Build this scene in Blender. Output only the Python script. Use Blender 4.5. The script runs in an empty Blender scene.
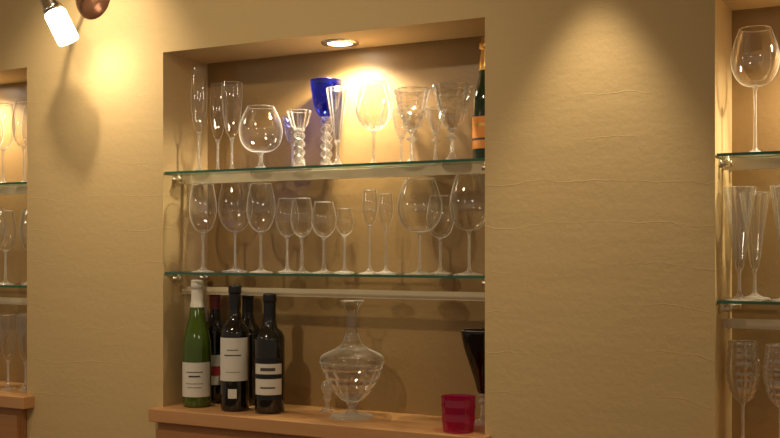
import bpy, math, random
from mathutils import Vector, Matrix
random.seed(4)
scn=bpy.context.scene
scn.view_settings.view_transform='Standard'
H=1.40            # eye height
WY=2.20           # wall face
BY=2.39           # niche back
TOP=1.92; CT=0.988; FLOOR=0.0; CEIL=2.75

# ------------------------------------------------------------------ materials
def newmat(n):
    m=bpy.data.materials.new(n); m.use_nodes=True
    nt=m.node_tree; nt.nodes.clear()
    o=nt.nodes.new('ShaderNodeOutputMaterial')
    return m,nt,o
def pbr(n,col,rough=.5,metal=0,trans=0,ior=1.45,emit=None,es=0,coat=0):
    m,nt,o=newmat(n)
    p=nt.nodes.new('ShaderNodeBsdfPrincipled')
    p.inputs['Base Color'].default_value=(*col,1)
    p.inputs['Roughness'].default_value=rough
    p.inputs['Metallic'].default_value=metal
    p.inputs['Transmission Weight'].default_value=trans
    p.inputs['IOR'].default_value=ior
    p.inputs['Coat Weight'].default_value=coat
    if emit:
        p.inputs['Emission Color'].default_value=(*emit,1)
        p.inputs['Emission Strength'].default_value=es
    nt.links.new(p.outputs[0],o.inputs[0])
    return m
def plaster(n,c1,c2,ridges=True,rough=.75):
    m,nt,o=newmat(n); N=nt.nodes.new; L=nt.links.new
    p=N('ShaderNodeBsdfPrincipled'); p.inputs['Roughness'].default_value=rough
    tc=N('ShaderNodeTexCoord')
    n1=N('ShaderNodeTexNoise'); n1.inputs['Scale'].default_value=2.2; n1.inputs['Detail'].default_value=6
    L(tc.outputs['Object'],n1.inputs['Vector'])
    r=N('ShaderNodeMix'); r.data_type='RGBA'
    r.inputs['A'].default_value=(*c1,1); r.inputs['B'].default_value=(*c2,1)
    L(n1.outputs['Fac'],r.inputs['Factor']); L(r.outputs['Result'],p.inputs['Base Color'])
    n2=N('ShaderNodeTexNoise'); n2.inputs['Scale'].default_value=60; n2.inputs['Detail'].default_value=8; n2.inputs['Roughness'].default_value=.6
    L(tc.outputs['Object'],n2.inputs['Vector'])
    b=N('ShaderNodeBump'); b.inputs['Strength'].default_value=.16; b.inputs['Distance'].default_value=.006
    L(n2.outputs['Fac'],b.inputs['Height']); last=b
    if ridges:
        mp=N('ShaderNodeMapping'); mp.inputs['Scale'].default_value=(2.2,2.2,1.0)
        L(tc.outputs['Object'],mp.inputs['Vector'])
        n3=N('ShaderNodeTexNoise'); n3.inputs['Scale'].default_value=1.7; n3.inputs['Detail'].default_value=4; n3.inputs['Roughness'].default_value=.55
        L(mp.outputs[0],n3.inputs['Vector'])
        sx=N('ShaderNodeSeparateXYZ'); L(tc.outputs['Object'],sx.inputs[0])
        def M(op,a,bv=None,c=None):
            k=N('ShaderNodeMath'); k.operation=op
            for i,v in enumerate((a,bv,c)):
                if v is None: continue
                if isinstance(v,(int,float)): k.inputs[i].default_value=v
                else: L(v,k.inputs[i])
            return k.outputs[0]
        zz=M('ADD',M('MULTIPLY',sx.outputs['Z'],11.0),M('MULTIPLY',n3.outputs['Fac'],1.0))
        fr=M('ABSOLUTE',M('SUBTRACT',M('FRACT',zz),.5))
        line=M('SUBTRACT',1.0,M('MINIMUM',M('MULTIPLY',fr,48.0),1.0))
        n4=N('ShaderNodeTexNoise'); n4.inputs['Scale'].default_value=3.6; n4.inputs['Detail'].default_value=2
        L(tc.outputs['Object'],n4.inputs['Vector'])
        mk=M('MINIMUM',M('MAXIMUM',M('MULTIPLY',M('SUBTRACT',n4.outputs['Fac'],.44),5.0),0.0),1.0)
        b2=N('ShaderNodeBump'); b2.inputs['Strength'].default_value=.17; b2.inputs['Distance'].default_value=.0024
        L(M('MULTIPLY',line,mk),b2.inputs['Height']); L(b.outputs[0],b2.inputs['Normal'])
        mp2=N('ShaderNodeMapping'); mp2.inputs['Scale'].default_value=(3,3,13)
        L(tc.outputs['Object'],mp2.inputs['Vector'])
        n5=N('ShaderNodeTexNoise'); n5.inputs['Scale'].default_value=1.2; n5.inputs['Detail'].default_value=3
        L(mp2.outputs[0],n5.inputs['Vector'])
        b3=N('ShaderNodeBump'); b3.inputs['Strength'].default_value=.15; b3.inputs['Distance'].default_value=.010
        L(n5.outputs['Fac'],b3.inputs['Height']); L(b2.outputs[0],b3.inputs['Normal']); last=b3
    L(last.outputs[0],p.inputs['Normal']); L(p.outputs[0],o.inputs[0])
    return m
def wood(n,c1,c2,rough=.35):
    m,nt,o=newmat(n); N=nt.nodes.new; L=nt.links.new
    p=N('ShaderNodeBsdfPrincipled'); p.inputs['Roughness'].default_value=rough
    tc=N('ShaderNodeTexCoord'); mp=N('ShaderNodeMapping'); mp.inputs['Scale'].default_value=(1.5,22,22)
    L(tc.outputs['Object'],mp.inputs['Vector'])
    n1=N('ShaderNodeTexNoise'); n1.inputs['Scale'].default_value=3; n1.inputs['Detail'].default_value=7; n1.inputs['Distortion'].default_value=.6
    L(mp.outputs[0],n1.inputs['Vector'])
    r=N('ShaderNodeMix'); r.data_type='RGBA'
    r.inputs['A'].default_value=(*c1,1); r.inputs['B'].default_value=(*c2,1)
    L(n1.outputs['Fac'],r.inputs['Factor']); L(r.outputs['Result'],p.inputs['Base Color'])
    L(p.outputs[0],o.inputs[0]); return m
def thin_glass(n,face=(.99,.99,.98),edge=(.45,.42,.35),f0=.07,f1=.85,powr=3.5,rough=.0,scat=0,scol=(1,.97,.9),base=0.0,sp=5.0):
    m,nt,o=newmat(n); N=nt.nodes.new; L=nt.links.new
    lw=N('ShaderNodeLayerWeight'); lw.inputs['Blend'].default_value=.5
    pw=N('ShaderNodeMath'); pw.operation='POWER'; pw.inputs[1].default_value=powr
    L(lw.outputs['Facing'],pw.inputs[0])
    mc=N('ShaderNodeMix'); mc.data_type='RGBA'
    mc.inputs['A'].default_value=(*face,1); mc.inputs['B'].default_value=(*edge,1)
    L(pw.outputs[0],mc.inputs['Factor'])
    t=N('ShaderNodeBsdfTransparent'); L(mc.outputs['Result'],t.inputs[0])
    g=N('ShaderNodeBsdfGlossy'); g.inputs['Roughness'].default_value=rough; g.inputs['Color'].default_value=(1,1,1,1)
    ma=N('ShaderNodeMath'); ma.operation='MULTIPLY_ADD'; ma.inputs[1].default_value=f1; ma.inputs[2].default_value=f0
    L(pw.outputs[0],ma.inputs[0])
    mx=N('ShaderNodeMixShader'); L(ma.outputs[0],mx.inputs[0]); L(t.outputs[0],mx.inputs[1]); L(g.outputs[0],mx.inputs[2])
    last=mx
    if scat or base:
        d=N('ShaderNodeBsdfDiffuse'); d.inputs[0].default_value=(*scol,1)
        tr=N('ShaderNodeBsdfTranslucent'); tr.inputs[0].default_value=(*scol,1)
        m1=N('ShaderNodeMixShader'); m1.inputs[0].default_value=.5; L(d.outputs[0],m1.inputs[1]); L(tr.outputs[0],m1.inputs[2])
        p2=N('ShaderNodeMath'); p2.operation='POWER'; p2.inputs[1].default_value=sp; L(lw.outputs['Facing'],p2.inputs[0])
        ms=N('ShaderNodeMath'); ms.operation='MULTIPLY_ADD'; ms.inputs[1].default_value=scat; ms.inputs[2].default_value=base
        L(p2.outputs[0],ms.inputs[0])
        m2=N('ShaderNodeMixShader'); L(ms.outputs[0],m2.inputs[0]); L(mx.outputs[0],m2.inputs[1]); L(m1.outputs[0],m2.inputs[2])
        last=m2
    L(last.outputs[0],o.inputs[0]); return m
def solid_glass(n,mix=.5):
    m,nt,o=newmat(n); N=nt.nodes.new; L=nt.links.new
    g=N('ShaderNodeBsdfGlass'); g.inputs['IOR'].default_value=1.5; g.inputs['Roughness'].default_value=0
    g.inputs['Color'].default_value=(1,1,1,1)
    t=N('ShaderNodeBsdfTransparent')
    mx=N('ShaderNodeMixShader'); mx.inputs[0].default_value=mix
    L(g.outputs[0],mx.inputs[1]); L(t.outputs[0],mx.inputs[2])
    d=N('ShaderNodeBsdfGlossy'); d.inputs[0].default_value=(1,.98,.93,1); d.inputs['Roughness'].default_value=.05
    e=N('ShaderNodeBsdfDiffuse'); e.inputs[0].default_value=(1,.98,.93,1)
    m3=N('ShaderNodeMixShader'); m3.inputs[0].default_value=.5
    L(d.outputs[0],m3.inputs[1]); L(e.outputs[0],m3.inputs[2])
    m2=N('ShaderNodeMixShader'); m2.inputs[0].default_value=.28
    L(mx.outputs[0],m2.inputs[1]); L(m3.outputs[0],m2.inputs[2])
    L(m2.outputs[0],o.inputs[0]); return m

M_wall=plaster('golden_plaster',(.57,.41,.19),(.63,.455,.215))
M_nside=plaster('niche_plaster',(.54,.39,.18),(.60,.43,.2),ridges=False)
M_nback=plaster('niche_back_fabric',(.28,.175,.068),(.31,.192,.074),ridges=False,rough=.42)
M_floor=wood('floor_wood',(.16,.08,.03),(.24,.12,.05))
M_ceil=plaster('ceiling_plaster',(.6,.45,.25),(.62,.47,.27),ridges=False)
M_wood=wood('counter_wood',(.50,.25,.10),(.58,.31,.13),.3)
M_woodd=wood('cabinet_wood',(.38,.17,.06),(.44,.21,.08),.4)
M_bowl=thin_glass('clear_thin_glass',edge=(.22,.19,.15),f0=.11,powr=3.2,scat=.9,sp=4.5)
M_foot=thin_glass('clear_foot_glass',(.97,.97,.96),(.5,.48,.4),.14,.8,2.5,.0,.6,base=.14,sp=3)
M_cut=thin_glass('cut_crystal',(.95,.95,.93),(.16,.14,.10),.22,.8,1.8,.0,.6,sp=2.2)
M_solid=solid_glass('solid_glass',.35)
M_blue=thin_glass('cobalt_glass',(.012,.025,.45),(.0,.005,.15),.08,.5,scat=.12,scol=(.02,.04,.7),base=.04)
M_ruby=thin_glass('ruby_glass',(.75,.01,.30),(.4,.0,.12),.08,.5,scat=.2,scol=(.70,.006,.20),base=.18)
M_smoke=thin_glass('smoked_glass',(.04,.03,.03),(.01,.008,.006),.05,.4)
M_shelf=thin_glass('shelf_glass',(.96,.98,.96),(.6,.72,.62),.03,.75,5.0)
M_shedge=pbr('shelf_glass_edge',(.03,.12,.075),.12,0,0,1.5)
M_metal=pbr('brushed_metal',(.72,.66,.55),.3,1)
M_chrome=pbr('chrome',(.8,.78,.75),.1,1)
M_rail=pbr('cream_rail',(.66,.55,.37),.3,0,coat=.4)
M_bronze=pbr('bronze_plate',(.20,.09,.045),.25,.6)
M_dark=pbr('dark_wine_bottle_glass',(.006,.005,.004),.06,0,0,1.5,coat=.5)
M_green=pbr('green_bottle_glass',(.05,.088,.008),.06,0,0,1.5,coat=.5)
M_champ=pbr('champagne_bottle_glass',(.01,.03,.01),.06,0,0,1.5,coat=.5)
M_black=pbr('black_capsule',(.01,.01,.012),.35)
M_white=pbr('paper_white',(.66,.62,.54),.6)
M_wcap=pbr('capsule_white',(.7,.66,.56),.4)
M_red=pbr('capsule_red',(.12,.02,.02),.35)
M_gold=pbr('gold_foil',(.7,.42,.12),.3,.9)
M_orange=pbr('orange_label',(.75,.28,.05),.55)
M_ink=pbr('label_ink',(.06,.05,.05),.6)
M_redink=pbr('label_red',(.4,.03,.03),.6)
M_lamp=pbr('lamp_glow',(1,1,1),.4,0,0,1.45,(1,.88,.68),7)
M_globe=pbr('fill_globe_glow',(1,1,1),.4,0,0,1.45,(1,.86,.66),21)  # glow of the unseen globes added for fill and highlights
M_down=pbr('downlight_glow',(1,1,1),.4,0,0,1.45,(1,.88,.68),35)

# ------------------------------------------------------------------ mesh helpers
class MB:
    def __init__(s): s.v=[];s.f=[];s.mi=[];s.mats=[];s.sm=[]
    def mat(s,m):
        if m not in s.mats: s.mats.append(m)
        return s.mats.index(m)
    def face(s,idx,m,smooth=False): s.f.append(idx); s.mi.append(s.mat(m)); s.sm.append(smooth)
    def box(s,x0,x1,y0,y1,z0,z1,m):
        b=len(s.v)
        for z in (z0,z1):
            for x,y in ((x0,y0),(x1,y0),(x1,y1),(x0,y1)): s.v.append((x,y,z))
        for q in ((3,2,1,0),(4,5,6,7),(0,1,5,4),(1,2,6,5),(2,3,7,6),(3,0,4,7)):
            s.face([b+i for i in q],m)
    def lathe(s,prof,m,seg=48,mod=None,xf=None,smooth=True,a0=0,a1=2*math.pi):
        full=abs(a1-a0-2*math.pi)<1e-6
        rings=[]
        na=seg if full else seg+1
        for (r,z) in prof:
            if r<1e-6:
                p=Vector((0,0,z)); p=xf@p if xf else p
                s.v.append(tuple(p)); rings.append([len(s.v)-1]*na); continue
            ring=[]
            for i in range(na):
                a=a0+(a1-a0)*i/seg
                k=mod(a,z) if mod else 1
                p=Vector((r*k*math.cos(a),r*k*math.sin(a),z))
                if xf: p=xf@p
                s.v.append(tuple(p)); ring.append(len(s.v)-1)
            rings.append(ring)
        for j in range(len(prof)-1):
            A,B=rings[j],rings[j+1]
            for i in range(seg):
                k=(i+1)%na
                q=[A[i],A[k],B[k],B[i]]
                qq=[]
                for t in q:
                    if t not in qq: qq.append(t)
                if len(qq)>=3: s.face(qq,m,smooth)
    def obj(s,name,loc=(0,0,0),parent=None,rotz=0):
        me=bpy.data.meshes.new(name); me.from_pydata(s.v,[],s.f)
        for m in s.mats: me.materials.append(m)
        for p,mi,sm in zip(me.polygons,s.mi,s.sm): p.material_index=mi; p.use_smooth=sm
        me.update()
        o=bpy.data.objects.new(name,me); o.location=loc; o.rotation_euler[2]=rotz
        scn.collection.objects.link(o)
        if parent: o.parent=parent
        return o
def smoothp(pts,n=5):
    out=[]
    P=[pts[0]]+list(pts)+[pts[-1]]
    for i in range(1,len(P)-2):
        for k in range(n):
            t=k/n; r=[]
            for d in (0,1):
                p0,p1,p2,p3=P[i-1][d],P[i][d],P[i+1][d],P[i+2][d]
                r.append(.5*((2*p1)+(-p0+p2)*t+(2*p0-5*p1+4*p2-p3)*t*t+(-p0+3*p1-3*p2+p3)*t**3))
            out.append((max(r[0],0),r[1]))
    out.append(pts[-1]); return out

BOWLS={ # (r fraction of max, t fraction of bowl height)
 'tulip':[(.0,0),(.45,.05),(.78,.18),(.97,.38),(1,.5),(.95,.68),(.82,.88),(.75,1)],
 'balloon':[(.0,0),(.5,.04),(.85,.2),(1,.42),(.97,.6),(.82,.82),(.66,1)],
 'flute':[(.0,0),(.3,.03),(.62,.15),(.85,.4),(1,.72),(1,1)],
 'tallflute':[(.0,0),(.35,.02),(.7,.15),(.95,.4),(1,.6),(.9,.85),(.82,1)],
 'vee':[(.0,0),(.25,.02),(.42,.2),(.62,.5),(.83,.8),(1,1)],
 'cup':[(.0,0),(.5,.03),(.82,.18),(.96,.45),(1,.75),(1.0,1)],
 'bluecup':[(.0,0),(.38,.03),(.66,.18),(.84,.45),(.94,.75),(1.0,1)],
 'bell':[(.0,0),(.30,.04),(.55,.18),(.74,.45),(.86,.7),(1.0,1)],
 'vase':[(.0,0),(.22,.03),(.36,.2),(.60,.45),(.84,.7),(.97,.9),(1,1)],
 'brandy':[(.0,0),(.5,.03),(.86,.18),(1,.42),(.95,.64),(.78,.85),(.62,1)],
}
def goblet(name,x,y,z,h,R,bowl='tulip',bf=.55,foot=.8,stem=.0035,mbowl=None,mod=None,twist=False,knop=False,seg=48,rotz=0):
    mb=MB(); mbowl=mbowl or M_bowl; ms=M_solid
    z=z+.0002
    hb=h*(1-bf); Rf=min(R*foot,.042)
    mb.lathe(smoothp([(0,0),(Rf*.96,0),(Rf,.0008),(Rf*.96,.0018),(Rf*.5,.0042),(stem*1.8,.010),(stem*1.1,.020)],3),M_foot,seg)
    if twist:
        tw=lambda a,zz:1+.42*math.cos(2*a+zz*300)
        n=72; z0=.012
        mb.lathe([(stem*1.25,z0+(hb-z0)*i/n) for i in range(n+1)],M_cut,24,tw)
        mb.lathe([(stem*.45,z0+(hb-z0)*i/n) for i in range(n+1)],ms,12)
        mb.lathe([(stem*1.7,hb-.002),(stem*1.7,hb+.003),(0,hb+.004)],ms,24)
    else:
        pr=[(stem*1.1,.020),(stem*.95,.020+(hb-.02)*.5)]
        if knop: pr+= [(stem,.02+(hb-.02)*.55),(stem*2.6,.02+(hb-.02)*.66),(stem,.02+(hb-.02)*.77)]
        pr+=[(stem*1.1,hb-.008),(stem*2.2,hb),(0,hb+.0015)]
        mb.lathe(smoothp(pr,4),ms,24)
    bp=smoothp([(R*a,hb+h*bf*t) for a,t in BOWLS[bowl]],6)
    bp=[(0,hb)]+[q for q in bp[1:]]
    mb.lathe(bp,mbowl,seg if not mod else 72,mod,smooth=not mod)
    rr=bp[-1][0]
    mb.lathe([(rr-.0008,h),(rr,h+.0009),(rr+.0008,h),(rr,h-.0009),(rr-.0008,h)],mbowl if mbowl is M_blue else ms,seg)
    return mb.obj(name,(x,y,z),rotz=rotz)
cut=lambda a,z:1+.07*math.cos(7*a+z*200)*math.cos(7*a-z*200)
ribs=lambda a,z:1+.05*math.cos(12*a)
swirl=lambda a,z:1+.05*math.cos(10*a+z*60)

def bottle(name,x,y,z,h,R,mg,mcap,shape='bordeaux',caph=.065,labels=(),rotz=0):
    mb=MB(); nr=.0145
    if shape=='bordeaux':
        p=[(0,.004),(R*.8,0),(R*.97,.002),(R,.008),(R,h*.60),(R*.98,h*.635),(R*.82,h*.675),(R*.55,h*.71),(nr*1.15,h*.745),(nr,h*.79),(nr,h-.022),(nr*1.12,h-.021),(nr*1.12,h-.004),(nr*.95,h),(0,h)]
    elif shape=='flute':
        p=[(0,.004),(R*.8,0),(R*.97,.002),(R,.008),(R,h*.46),(R*.96,h*.52),(R*.82,h*.60),(R*.62,h*.68),(nr*1.35,h*.76),(nr*1.05,h*.84),(nr,h-.022),(nr*1.1,h-.021),(nr*1.1,h-.004),(nr*.95,h),(0,h)]
    else:
        p=[(0,.004),(R*.8,0),(R*.97,.002),(R,.008),(R,h*.45),(R*.96,h*.52),(R*.8,h*.60),(R*.58,h*.68),(nr*1.5,h*.76),(nr*1.2,h*.85),(nr*1.1,h-.03),(nr*1.4,h-.028),(nr*1.4,h-.016),(nr*1.1,h-.012),(nr*1.1,h-.002),(0,h)]
    mb.lathe(p,mg,40)
    def rad(zq):
        for (r0,z0),(r1,z1) in zip(p[1:],p[2:]):
            if z0<=zq<=z1 and z1>z0: return r0+(r1-r0)*(zq-z0)/(z1-z0)
        return nr
    zs=sorted(set([h-caph+caph*i/10 for i in range(11)]+[q[1] for q in p if h-caph<q[1]<h]))
    mb.lathe([(rad(q)+.0008,q) for q in zs]+[(0,h+.0008)],mcap,40)
    for (z0,z1,ang,m,off) in labels:
        c=-math.pi/2+0.45
        mb.lathe([(R+.0006+off,z0),(R+.0006+off,z1)],m,24,a0=c-ang,a1=c+ang)
    return mb.obj(name,(x,y,z+.0002),rotz=rotz)

# ------------------------------------------------------------------ room shell
niches=[(-3.23,-2.316),(-1.824,-0.911),(-0.411,0.50)]
def boxobj(name,*a,m=None,bev=0):
    b=MB(); x0,x1,y0,y1,z0,z1=a
    c=((x0+x1)/2,(y0+y1)/2,(z0+z1)/2)
    b.box(x0-c[0],x1-c[0],y0-c[1],y1-c[1],z0-c[2],z1-c[2],m)
    o=b.obj(name,c)
    if bev:
        md=o.modifiers.new('bev','BEVEL'); md.width=bev; md.segments=3
    return o
w=MB(); X0,X1=-4.6,2.2; WB=2.50
xs=[X0]+[v for n in niches for v in n]+[X1]
for i in range(0,len(xs),2):
    w.box(xs[i],xs[i+1],WY,WB,0,CEIL,M_wall)
for a,b in niches:
    w.box(a,b,WY,WB,TOP,CEIL,M_wall)
    w.box(a,b,WY,WB,0,.80,M_wall)
w.obj('wall_back')
for a,b in niches:
    q=MB()
    q.box(a,b,BY,BY+.02,.80,TOP,M_nback)
    q.obj('wall_niche_panel')
boxobj('floor',X0,X1,-2.5,WY,-.05,0,m=M_floor)
boxobj('ceiling',X0,X1,-2.5,WB,CEIL,CEIL+.05,m=M_ceil)

RY0,RY1=2.276,2.286
for i,(a,b) in enumerate(niches):
    e=.015 if i else .03
    boxobj('wooden_counter',a-e,b+e,WY-.042,WY,CT-.035,CT,m=M_wood,bev=.003)
    boxobj('trim_%d'%(i+1),a,b,WY,BY,CT-.035,CT,m=M_wood)
    c=MB(); c.box(a,b,WY-.020,WY-.001,0,CT-.036,M_woodd)
    mid=(a+b)/2
    for (p,r) in ((a+.004,mid-.002),(mid+.002,b-.004)):
        c.box(p,r,WY-.034,WY-.0205,.10,CT-.055,M_woodd)
    for hx in (mid-.04,mid+.03): c.box(hx,hx+.010,WY-.052,WY-.034,.66,.78,M_metal)
    c.obj('bar_cabinet')
    zs=(1.606,1.342) if i==1 else (1.595,1.298)
    for z in zs:
        s=MB(); t=.006; x0,x1,y0,y1=a+.003,b-.003,WY+.004,BY-.004
        v=len(s.v)
        for zz in (z-t,z):
            for xx,yy in ((x0,y0),(x1,y0),(x1,y1),(x0,y1)): s.v.append((xx,yy,zz))
        s.face([v+3,v+2,v+1,v],M_shelf); s.face([v+4,v+5,v+6,v+7],M_shelf)
        for qd in ((0,1,5,4),(1,2,6,5),(2,3,7,6),(3,0,4,7)): s.face([v+k for k in qd],M_shedge)
        s.obj('glass_shelf')
        hi,lo=(z-.0065,z-.029) if z>1.5 else (z-.040,z-.060)
        r=MB(); r.box(a+.001,b-.001,RY0,RY1,lo,hi,M_rail)
        r.obj('shelf_support_rail')
        k=MB()
        for xx,sgn in ((a,1),(b,-1)):
            for yy in (WY+.045,BY-.03):
                xf=Matrix.Translation((xx,yy,z-t-.012))@Matrix.Rotation(sgn*math.pi/2,4,'Y')
                k.lathe([(0,0),(.009,0),(.009,.004),(.006,.006),(.006,.022),(.007,.024),(0,.026)],M_metal,20,xf=xf)
                k.lathe([(0,z-t-.016),(.004,z-t-.016),(.004,z-t-.0003),(0,z-t-.0003)],M_metal,12,xf=Matrix.Translation((xx+sgn*.016,yy,0)))
        k.obj('shelf_bracket')

# ------------------------------------------------------------------ glassware, centre niche
S1,S2=1.606,1.342
G=goblet
G('champagne_flute',-1.757,2.265,S1,.277,.021,'tallflute',.62,1.3)
G('champagne_flute',-1.755,2.345,S1,.245,.021,'tallflute',.62,1.3)
G('champagne_flute',-1.675,2.30,S1,.236,.027,'flute',.62,1.1)
G('brandy_snifter',-1.562,2.27,S1,.162,.056,'brandy',.72,.65,.005)
G('cordial_glass',-1.510,2.34,S1,.142,.028,'bell',.5,.9,mbowl=M_cut,mod=cut)
G('twisted_stem_glass',-1.436,2.255,S1,.142,.030,'bell',.34,1.0,.0085,twist=True,mbowl=M_cut,mod=ribs)
G('blue_goblet',-1.405,2.335,S1,.228,.041,'bluecup',.42,.85,.0090,twist=True,mbowl=M_blue)
G('crystal_flute',-1.322,2.25,S1,.190,.027,'vee',.68,1.0,.004,mbowl=M_cut,mod=ribs)
G('tulip_wine_glass',-1.245,2.295,S1,.205,.044,'tulip',.58,.8,mbowl=M_cut,mod=swirl)
G('cordial_glass',-1.200,2.357,S1,.150,.026,'bell',.5,.9,mbowl=M_cut,mod=cut)
G('cut_crystal_goblet',-1.132,2.28,S1,.178,.043,'bell',.55,.85,.0055,mbowl=M_cut,mod=cut,knop=True)
G('crystal_coupe',-1.106,2.356,S1,.140,.028,'vee',.42,1.0,.004,mbowl=M_cut,mod=ribs,knop=True)
G('cut_crystal_goblet',-1.018,2.26,S1,.178,.045,'bell',.58,.8,.0055,mbowl=M_cut,mod=cut,knop=True)
bottle('champagne_bottle',-.952,2.32,S1,.295,.037,M_champ,M_gold,'champ',.08,
   [(.03,.105,1.5,M_orange,0),(.05,.055,1.1,M_ink,.0006),(.082,.088,1.1,M_gold,.0006)],rotz=-.6)

G('wine_glass',-1.732,2.25,S2,.2325,.036,'tulip',.56)
G('bordeaux_wine_glass',-1.690,2.335,S2,.240,.046,'tulip',.56,.75)
G('wine_glass',-1.562,2.27,S2,.228,.037,'tulip',.55)
G('white_wine_glass',-1.524,2.335,S2,.192,.030,'tulip',.52)
G('white_wine_glass',-1.437,2.27,S2,.188,.029,'tulip',.52)
G('white_wine_glass',-1.379,2.28,S2,.178,.031,'tulip',.5,1.0)
G('sherry_glass',-1.362,2.355,S2,.163,.022,'tulip',.42,1.1)
G('grappa_glass',-1.231,2.25,S2,.202,.019,'tallflute',.42,1.5,.003)
G('grappa_glass',-1.224,2.32,S2,.196,.018,'tallflute',.42,1.5,.003)
G('burgundy_wine_glass',-1.100,2.256,S2,.226,.053,'balloon',.56,.7)
G('wine_glass',-1.090,2.35,S2,.190,.034,'tulip',.55)
G('burgundy_wine_glass',-.976,2.262,S2,.232,.045,'balloon',.56,.8)

# ------------------------------------------------------------------ bottles etc on counter
bottle('riesling_bottle',-1.751,2.25,CT,.333,.038,M_green,M_wcap,'flute',.072,
   [(.028,.118,1.25,M_white,0),(.092,.094,.6,M_ink,.0005),(.080,.084,.4,M_ink,.0005),(.062,.0635,.6,M_ink,.0005),(.052,.0535,.5,M_ink,.0005)])
bottle('red_wine_bottle',-1.757,2.335,CT,.312,.037,M_dark,M_red,'bordeaux',.06,
   [(.05,.13,1.2,M_white,0),(.075,.10,.8,M_redink,.0005)])
bottle('red_wine_bottle',-1.622,2.24,CT,.322,.037,M_dark,M_black,'bordeaux',.06,
   [(.078,.188,1.2,M_white,0),(.156,.158,.4,M_ink,.0005),(.142,.145,.6,M_ink,.0005),(.100,.1012,.5,M_ink,.0005),(.034,.058,.30,M_white,.0005)])
bottle('red_wine_bottle',-1.652,2.34,CT,.306,.036,M_dark,M_black,'bordeaux',.06)
bottle('red_wine_bottle',-1.521,2.25,CT,.302,.038,M_dark,M_black,'bordeaux',.06,
   [(.035,.140,1.2,M_black,0),(.100,.126,1.0,M_white,.0005),(.048,.088,1.0,M_white,.0005),(.108,.116,.5,M_ink,.0008),(.064,.068,.5,M_ink,.0008)])
d=MB()
foot=smoothp([(0,0),(.050,0),(.052,.002),(.048,.005),(.022,.009),(.010,.018),(.009,.028),(.016,.036),(0,.037)],4)
d.lathe(foot,M_foot,48)
low=smoothp([(0,.037),(.016,.038),(.036,.052),(.058,.085),(.0745,.122)],5)
d.lathe(low,M_cut,64,lambda a,z:1+.06*math.cos(8*a+z*150)*math.cos(8*a-z*150),smooth=False)
up=smoothp([(.0745,.122),(.079,.138),(.076,.150),(.060,.160),(.040,.169),(.024,.182),(.0155,.205),(.0122,.238),(.0145,.263),(.021,.278),(.028,.286)],6)
d.lathe(up,M_bowl,64)
d.lathe([(.027,.286),(.028,.2872),(.0292,.286),(.028,.285),(.027,.286)],M_foot,48)
d.lathe(smoothp([(.078,.132),(.080,.1355),(.079,.139)],3),M_foot,64)
for zz in (.190,.197,.204): d.lathe([(.0225-(zz-.182)*.32,zz-.0015),(.0240-(zz-.182)*.32,zz),(.0225-(zz-.182)*.32,zz+.0015)],M_foot,32)
d.obj('glass_decanter',(-1.298,2.28,CT+.0002))
st=MB()
st.lathe(smoothp([(0,0),(.017,0),(.017,.004),(.007,.012),(.006,.026),(.011,.034),(.008,.042),(.013,.052),(.016,.064),(.011,.076),(0,.080)],4),M_foot,24,lambda a,z:1+.05*math.cos(6*a))
st.obj('decanter_stopper',(-1.396,2.325,CT+.0002))
G('smoked_glass_goblet',-.972,2.333,CT,.222,.051,'vase',.68,.8,.005,mbowl=M_smoke,knop=True)
t=MB()
t.lathe(smoothp([(0,0),(.030,0),(.034,.003),(.0365,.02),(.038,.05),(.039,.080)],4),M_ruby,40,lambda a,z:1+.035*math.cos(8*a+z*110)*math.cos(8*a-z*110),smooth=False)
t.obj('ruby_tumbler',(-.979,2.208,CT+.0002))

# ------------------------------------------------------------------ side niches
A1,A2=1.595,1.298
for x,y in ((-2.488,2.27),(-2.440,2.345),(-2.40,2.27)):
    G('wine_glass',x,y,A1,.238,.036,'tulip',.56)
for x,y in ((-2.467,2.26),(-2.452,2.34),(-2.385,2.28)):
    G('wine_glass',x,y,A2,.218,.031,'tulip',.55)
for x,y in ((-2.456,2.26),(-2.450,2.33),(-2.395,2.27)):
    G('champagne_flute',x,y,CT,.220,.024,'flute',.62)
G('wine_glass',-2.57,2.3,A1,.23,.036); G('wine_glass',-2.56,2.3,A2,.23,.036)
G('burgundy_wine_glass',-.346,2.28,A1,.259,.048,'balloon',.46,.8)
G('burgundy_wine_glass',-.20,2.28,A1,.259,.048,'balloon',.46,.8)
G('champagne_flute',-.371,2.245,A2,.229,.032,'vee',.72,1.0,mbowl=M_cut,mod=ribs)
G('champagne_flute',-.355,2.335,A2,.222,.030,'vee',.72,1.0,mbowl=M_cut,mod=ribs)
G('champagne_flute',-.285,2.28,A2,.232,.032,'vee',.72,1.0,mbowl=M_cut,mod=ribs)
G('etched_wine_glass',-.370,2.28,CT,.223,.033,'tallflute',.56,1.0,mbowl=M_cut,mod=cut)
G('etched_wine_glass',-.295,2.27,CT,.219,.033,'tallflute',.56,1.0,mbowl=M_cut,mod=cut)

# ------------------------------------------------------------------ lights
WARM=(1,.82,.57)
def spot(name,loc,aim,P,size,blend=.6,rad=.03):
    l=bpy.data.lights.new(name,'SPOT'); l.energy=P; l.spot_size=math.radians(size); l.spot_blend=blend
    l.shadow_soft_size=rad; l.color=WARM
    o=bpy.data.objects.new(name,l); scn.collection.objects.link(o)
    o.location=loc; o.rotation_euler=(Vector(aim)-Vector(loc)).to_track_quat('-Z','Y').to_euler()
    return o
for i,(a,b) in enumerate(niches):
    x=-1.344 if i==1 else (-2.66 if i==0 else -.10)
    dl=MB()
    dl.lathe([(.030,-.001),(.033,-.005),(.046,-.004),(.048,0)],M_chrome,40)
    dl.lathe([(0,-.0025),(.031,-.0025)],M_down,40)
    dl.obj('recessed_downlight',(x,2.30,TOP))
    spot('downlight_lamp',(x,2.295,TOP-.02),(x,2.30,1),(16,24,24)[i],150,.7,.015)

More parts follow.
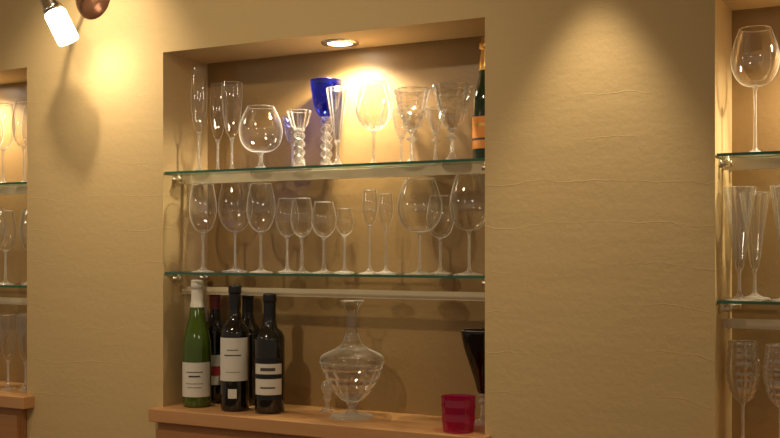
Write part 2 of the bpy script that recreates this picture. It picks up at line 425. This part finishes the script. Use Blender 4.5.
f=bpy.data.objects.new('wall_spotlight',None); scn.collection.objects.link(f); f.location=(-2.075,WY,2.10)
def addpart(mbx,name,base=(-2.075,WY,2.10)):
    o=mbx.obj(name); o.parent=f; o.location=(-base[0],-base[1],-base[2]); return o
p=MB()
p.lathe([(0,.022),(.035,.020),(.055,.010),(.064,0)],M_bronze,48,xf=Matrix.Translation((-2.068,WY,2.095))@Matrix.Rotation(math.pi/2,4,'X'))
addpart(p,'canopy')
ax=Vector((.36,.25,-.9)).normalized()
hc=Vector((-2.050,2.06,1.992))
rot=(-ax).to_track_quat('Z','Y').to_matrix().to_4x4()
def tube(mbx,a,b,r,m):
    a=Vector(a);b=Vector(b);dv=b-a
    xf=Matrix.Translation(a)@dv.to_track_quat('Z','Y').to_matrix().to_4x4()
    mbx.lathe([(0,0),(r,0),(r,dv.length),(0,dv.length)],m,16,xf=xf)
arm=MB(); back=hc-ax*.075
tube(arm,(-2.075,WY-.02,2.10),(-2.075,WY-.13,2.10),.006,M_chrome)
tube(arm,(-2.075,WY-.13,2.10),back,.006,M_chrome)
addpart(arm,'arm')
hd=MB(); xf=Matrix.Translation(hc)@rot
hd.lathe([(0,.085),(.014,.085),(.020,.078),(.022,.050),(.026,.046),(.026,.034),(0,.034)],M_chrome,32,xf=xf)
addpart(hd,'socket')
hg=MB()
hg.lathe([(0,.034),(.026,.034),(.029,.028),(.029,-.048),(.027,-.052),(.020,-.050),(0,-.049)],M_lamp,32,xf=xf)
addpart(hg,'glass_shade')
spot('wall_spot_lamp',hc+ax*.06,(-1.99,WY,1.82),2.4,145,1,.04)
def head(loc,aim,P,size,blend,nm='unseen_spotlight',rad=.02):
    loc=Vector(loc); aim=Vector(aim); dv=(aim-loc).normalized()
    m=MB(); xf=Matrix.Translation(loc)@(-dv).to_track_quat('Z','Y').to_matrix().to_4x4()
    m.lathe([(.028,0),(.030,0),(.030,.08),(.018,.10),(0,.10)],M_chrome,32,xf=xf)
    tube(m,loc-dv*.09,(loc.x,loc.y,CEIL),.006,M_chrome)
    m.obj(nm)
    spot('spot_lamp',loc+dv*.01,aim,P,size,blend,rad)
head((-1.95,1.87,2.34),(-2.05,WY,1.75),20,80,1)
head((-.655,2.06,2.17),(-.655,2.075,1.0),18,60,.7)
head((-1.45,.6,2.5),(-1.52,WY,1.35),44,85,1,rad=.04)  # added fill spot, out of view on the room side
for x,y,z in ((-2.9,.2,2.1),(-1.0,-.9,2.15),(.9,.3,2.1)):  # glowing globes added out of view, for glass highlights and room fill
    g=MB()
    g.lathe([(.09*math.sin(math.pi*k/16),-.09*math.cos(math.pi*k/16)) for k in range(17)],M_globe,32)
    g.lathe([(.03,.082),(.03,.11),(.004,.115),(.004,CEIL-z)],M_bronze,16)
    g.obj('added_fill_globe',(x,y,z))

wd=bpy.data.worlds.new('room_ambient'); scn.world=wd; wd.use_nodes=True
bg=wd.node_tree.nodes['Background']; bg.inputs[0].default_value=(1,.78,.54,1); bg.inputs[1].default_value=.21

cd=bpy.data.cameras.new('camera'); cam=bpy.data.objects.new('camera',cd); scn.collection.objects.link(cam)
cam.location=(0,0,H); cam.rotation_euler=(math.pi/2,0,math.radians(27.6))
cd.sensor_width=36; cd.lens=1062/780*36; cd.shift_y=31/780; cd.clip_start=.05
scn.camera=cam
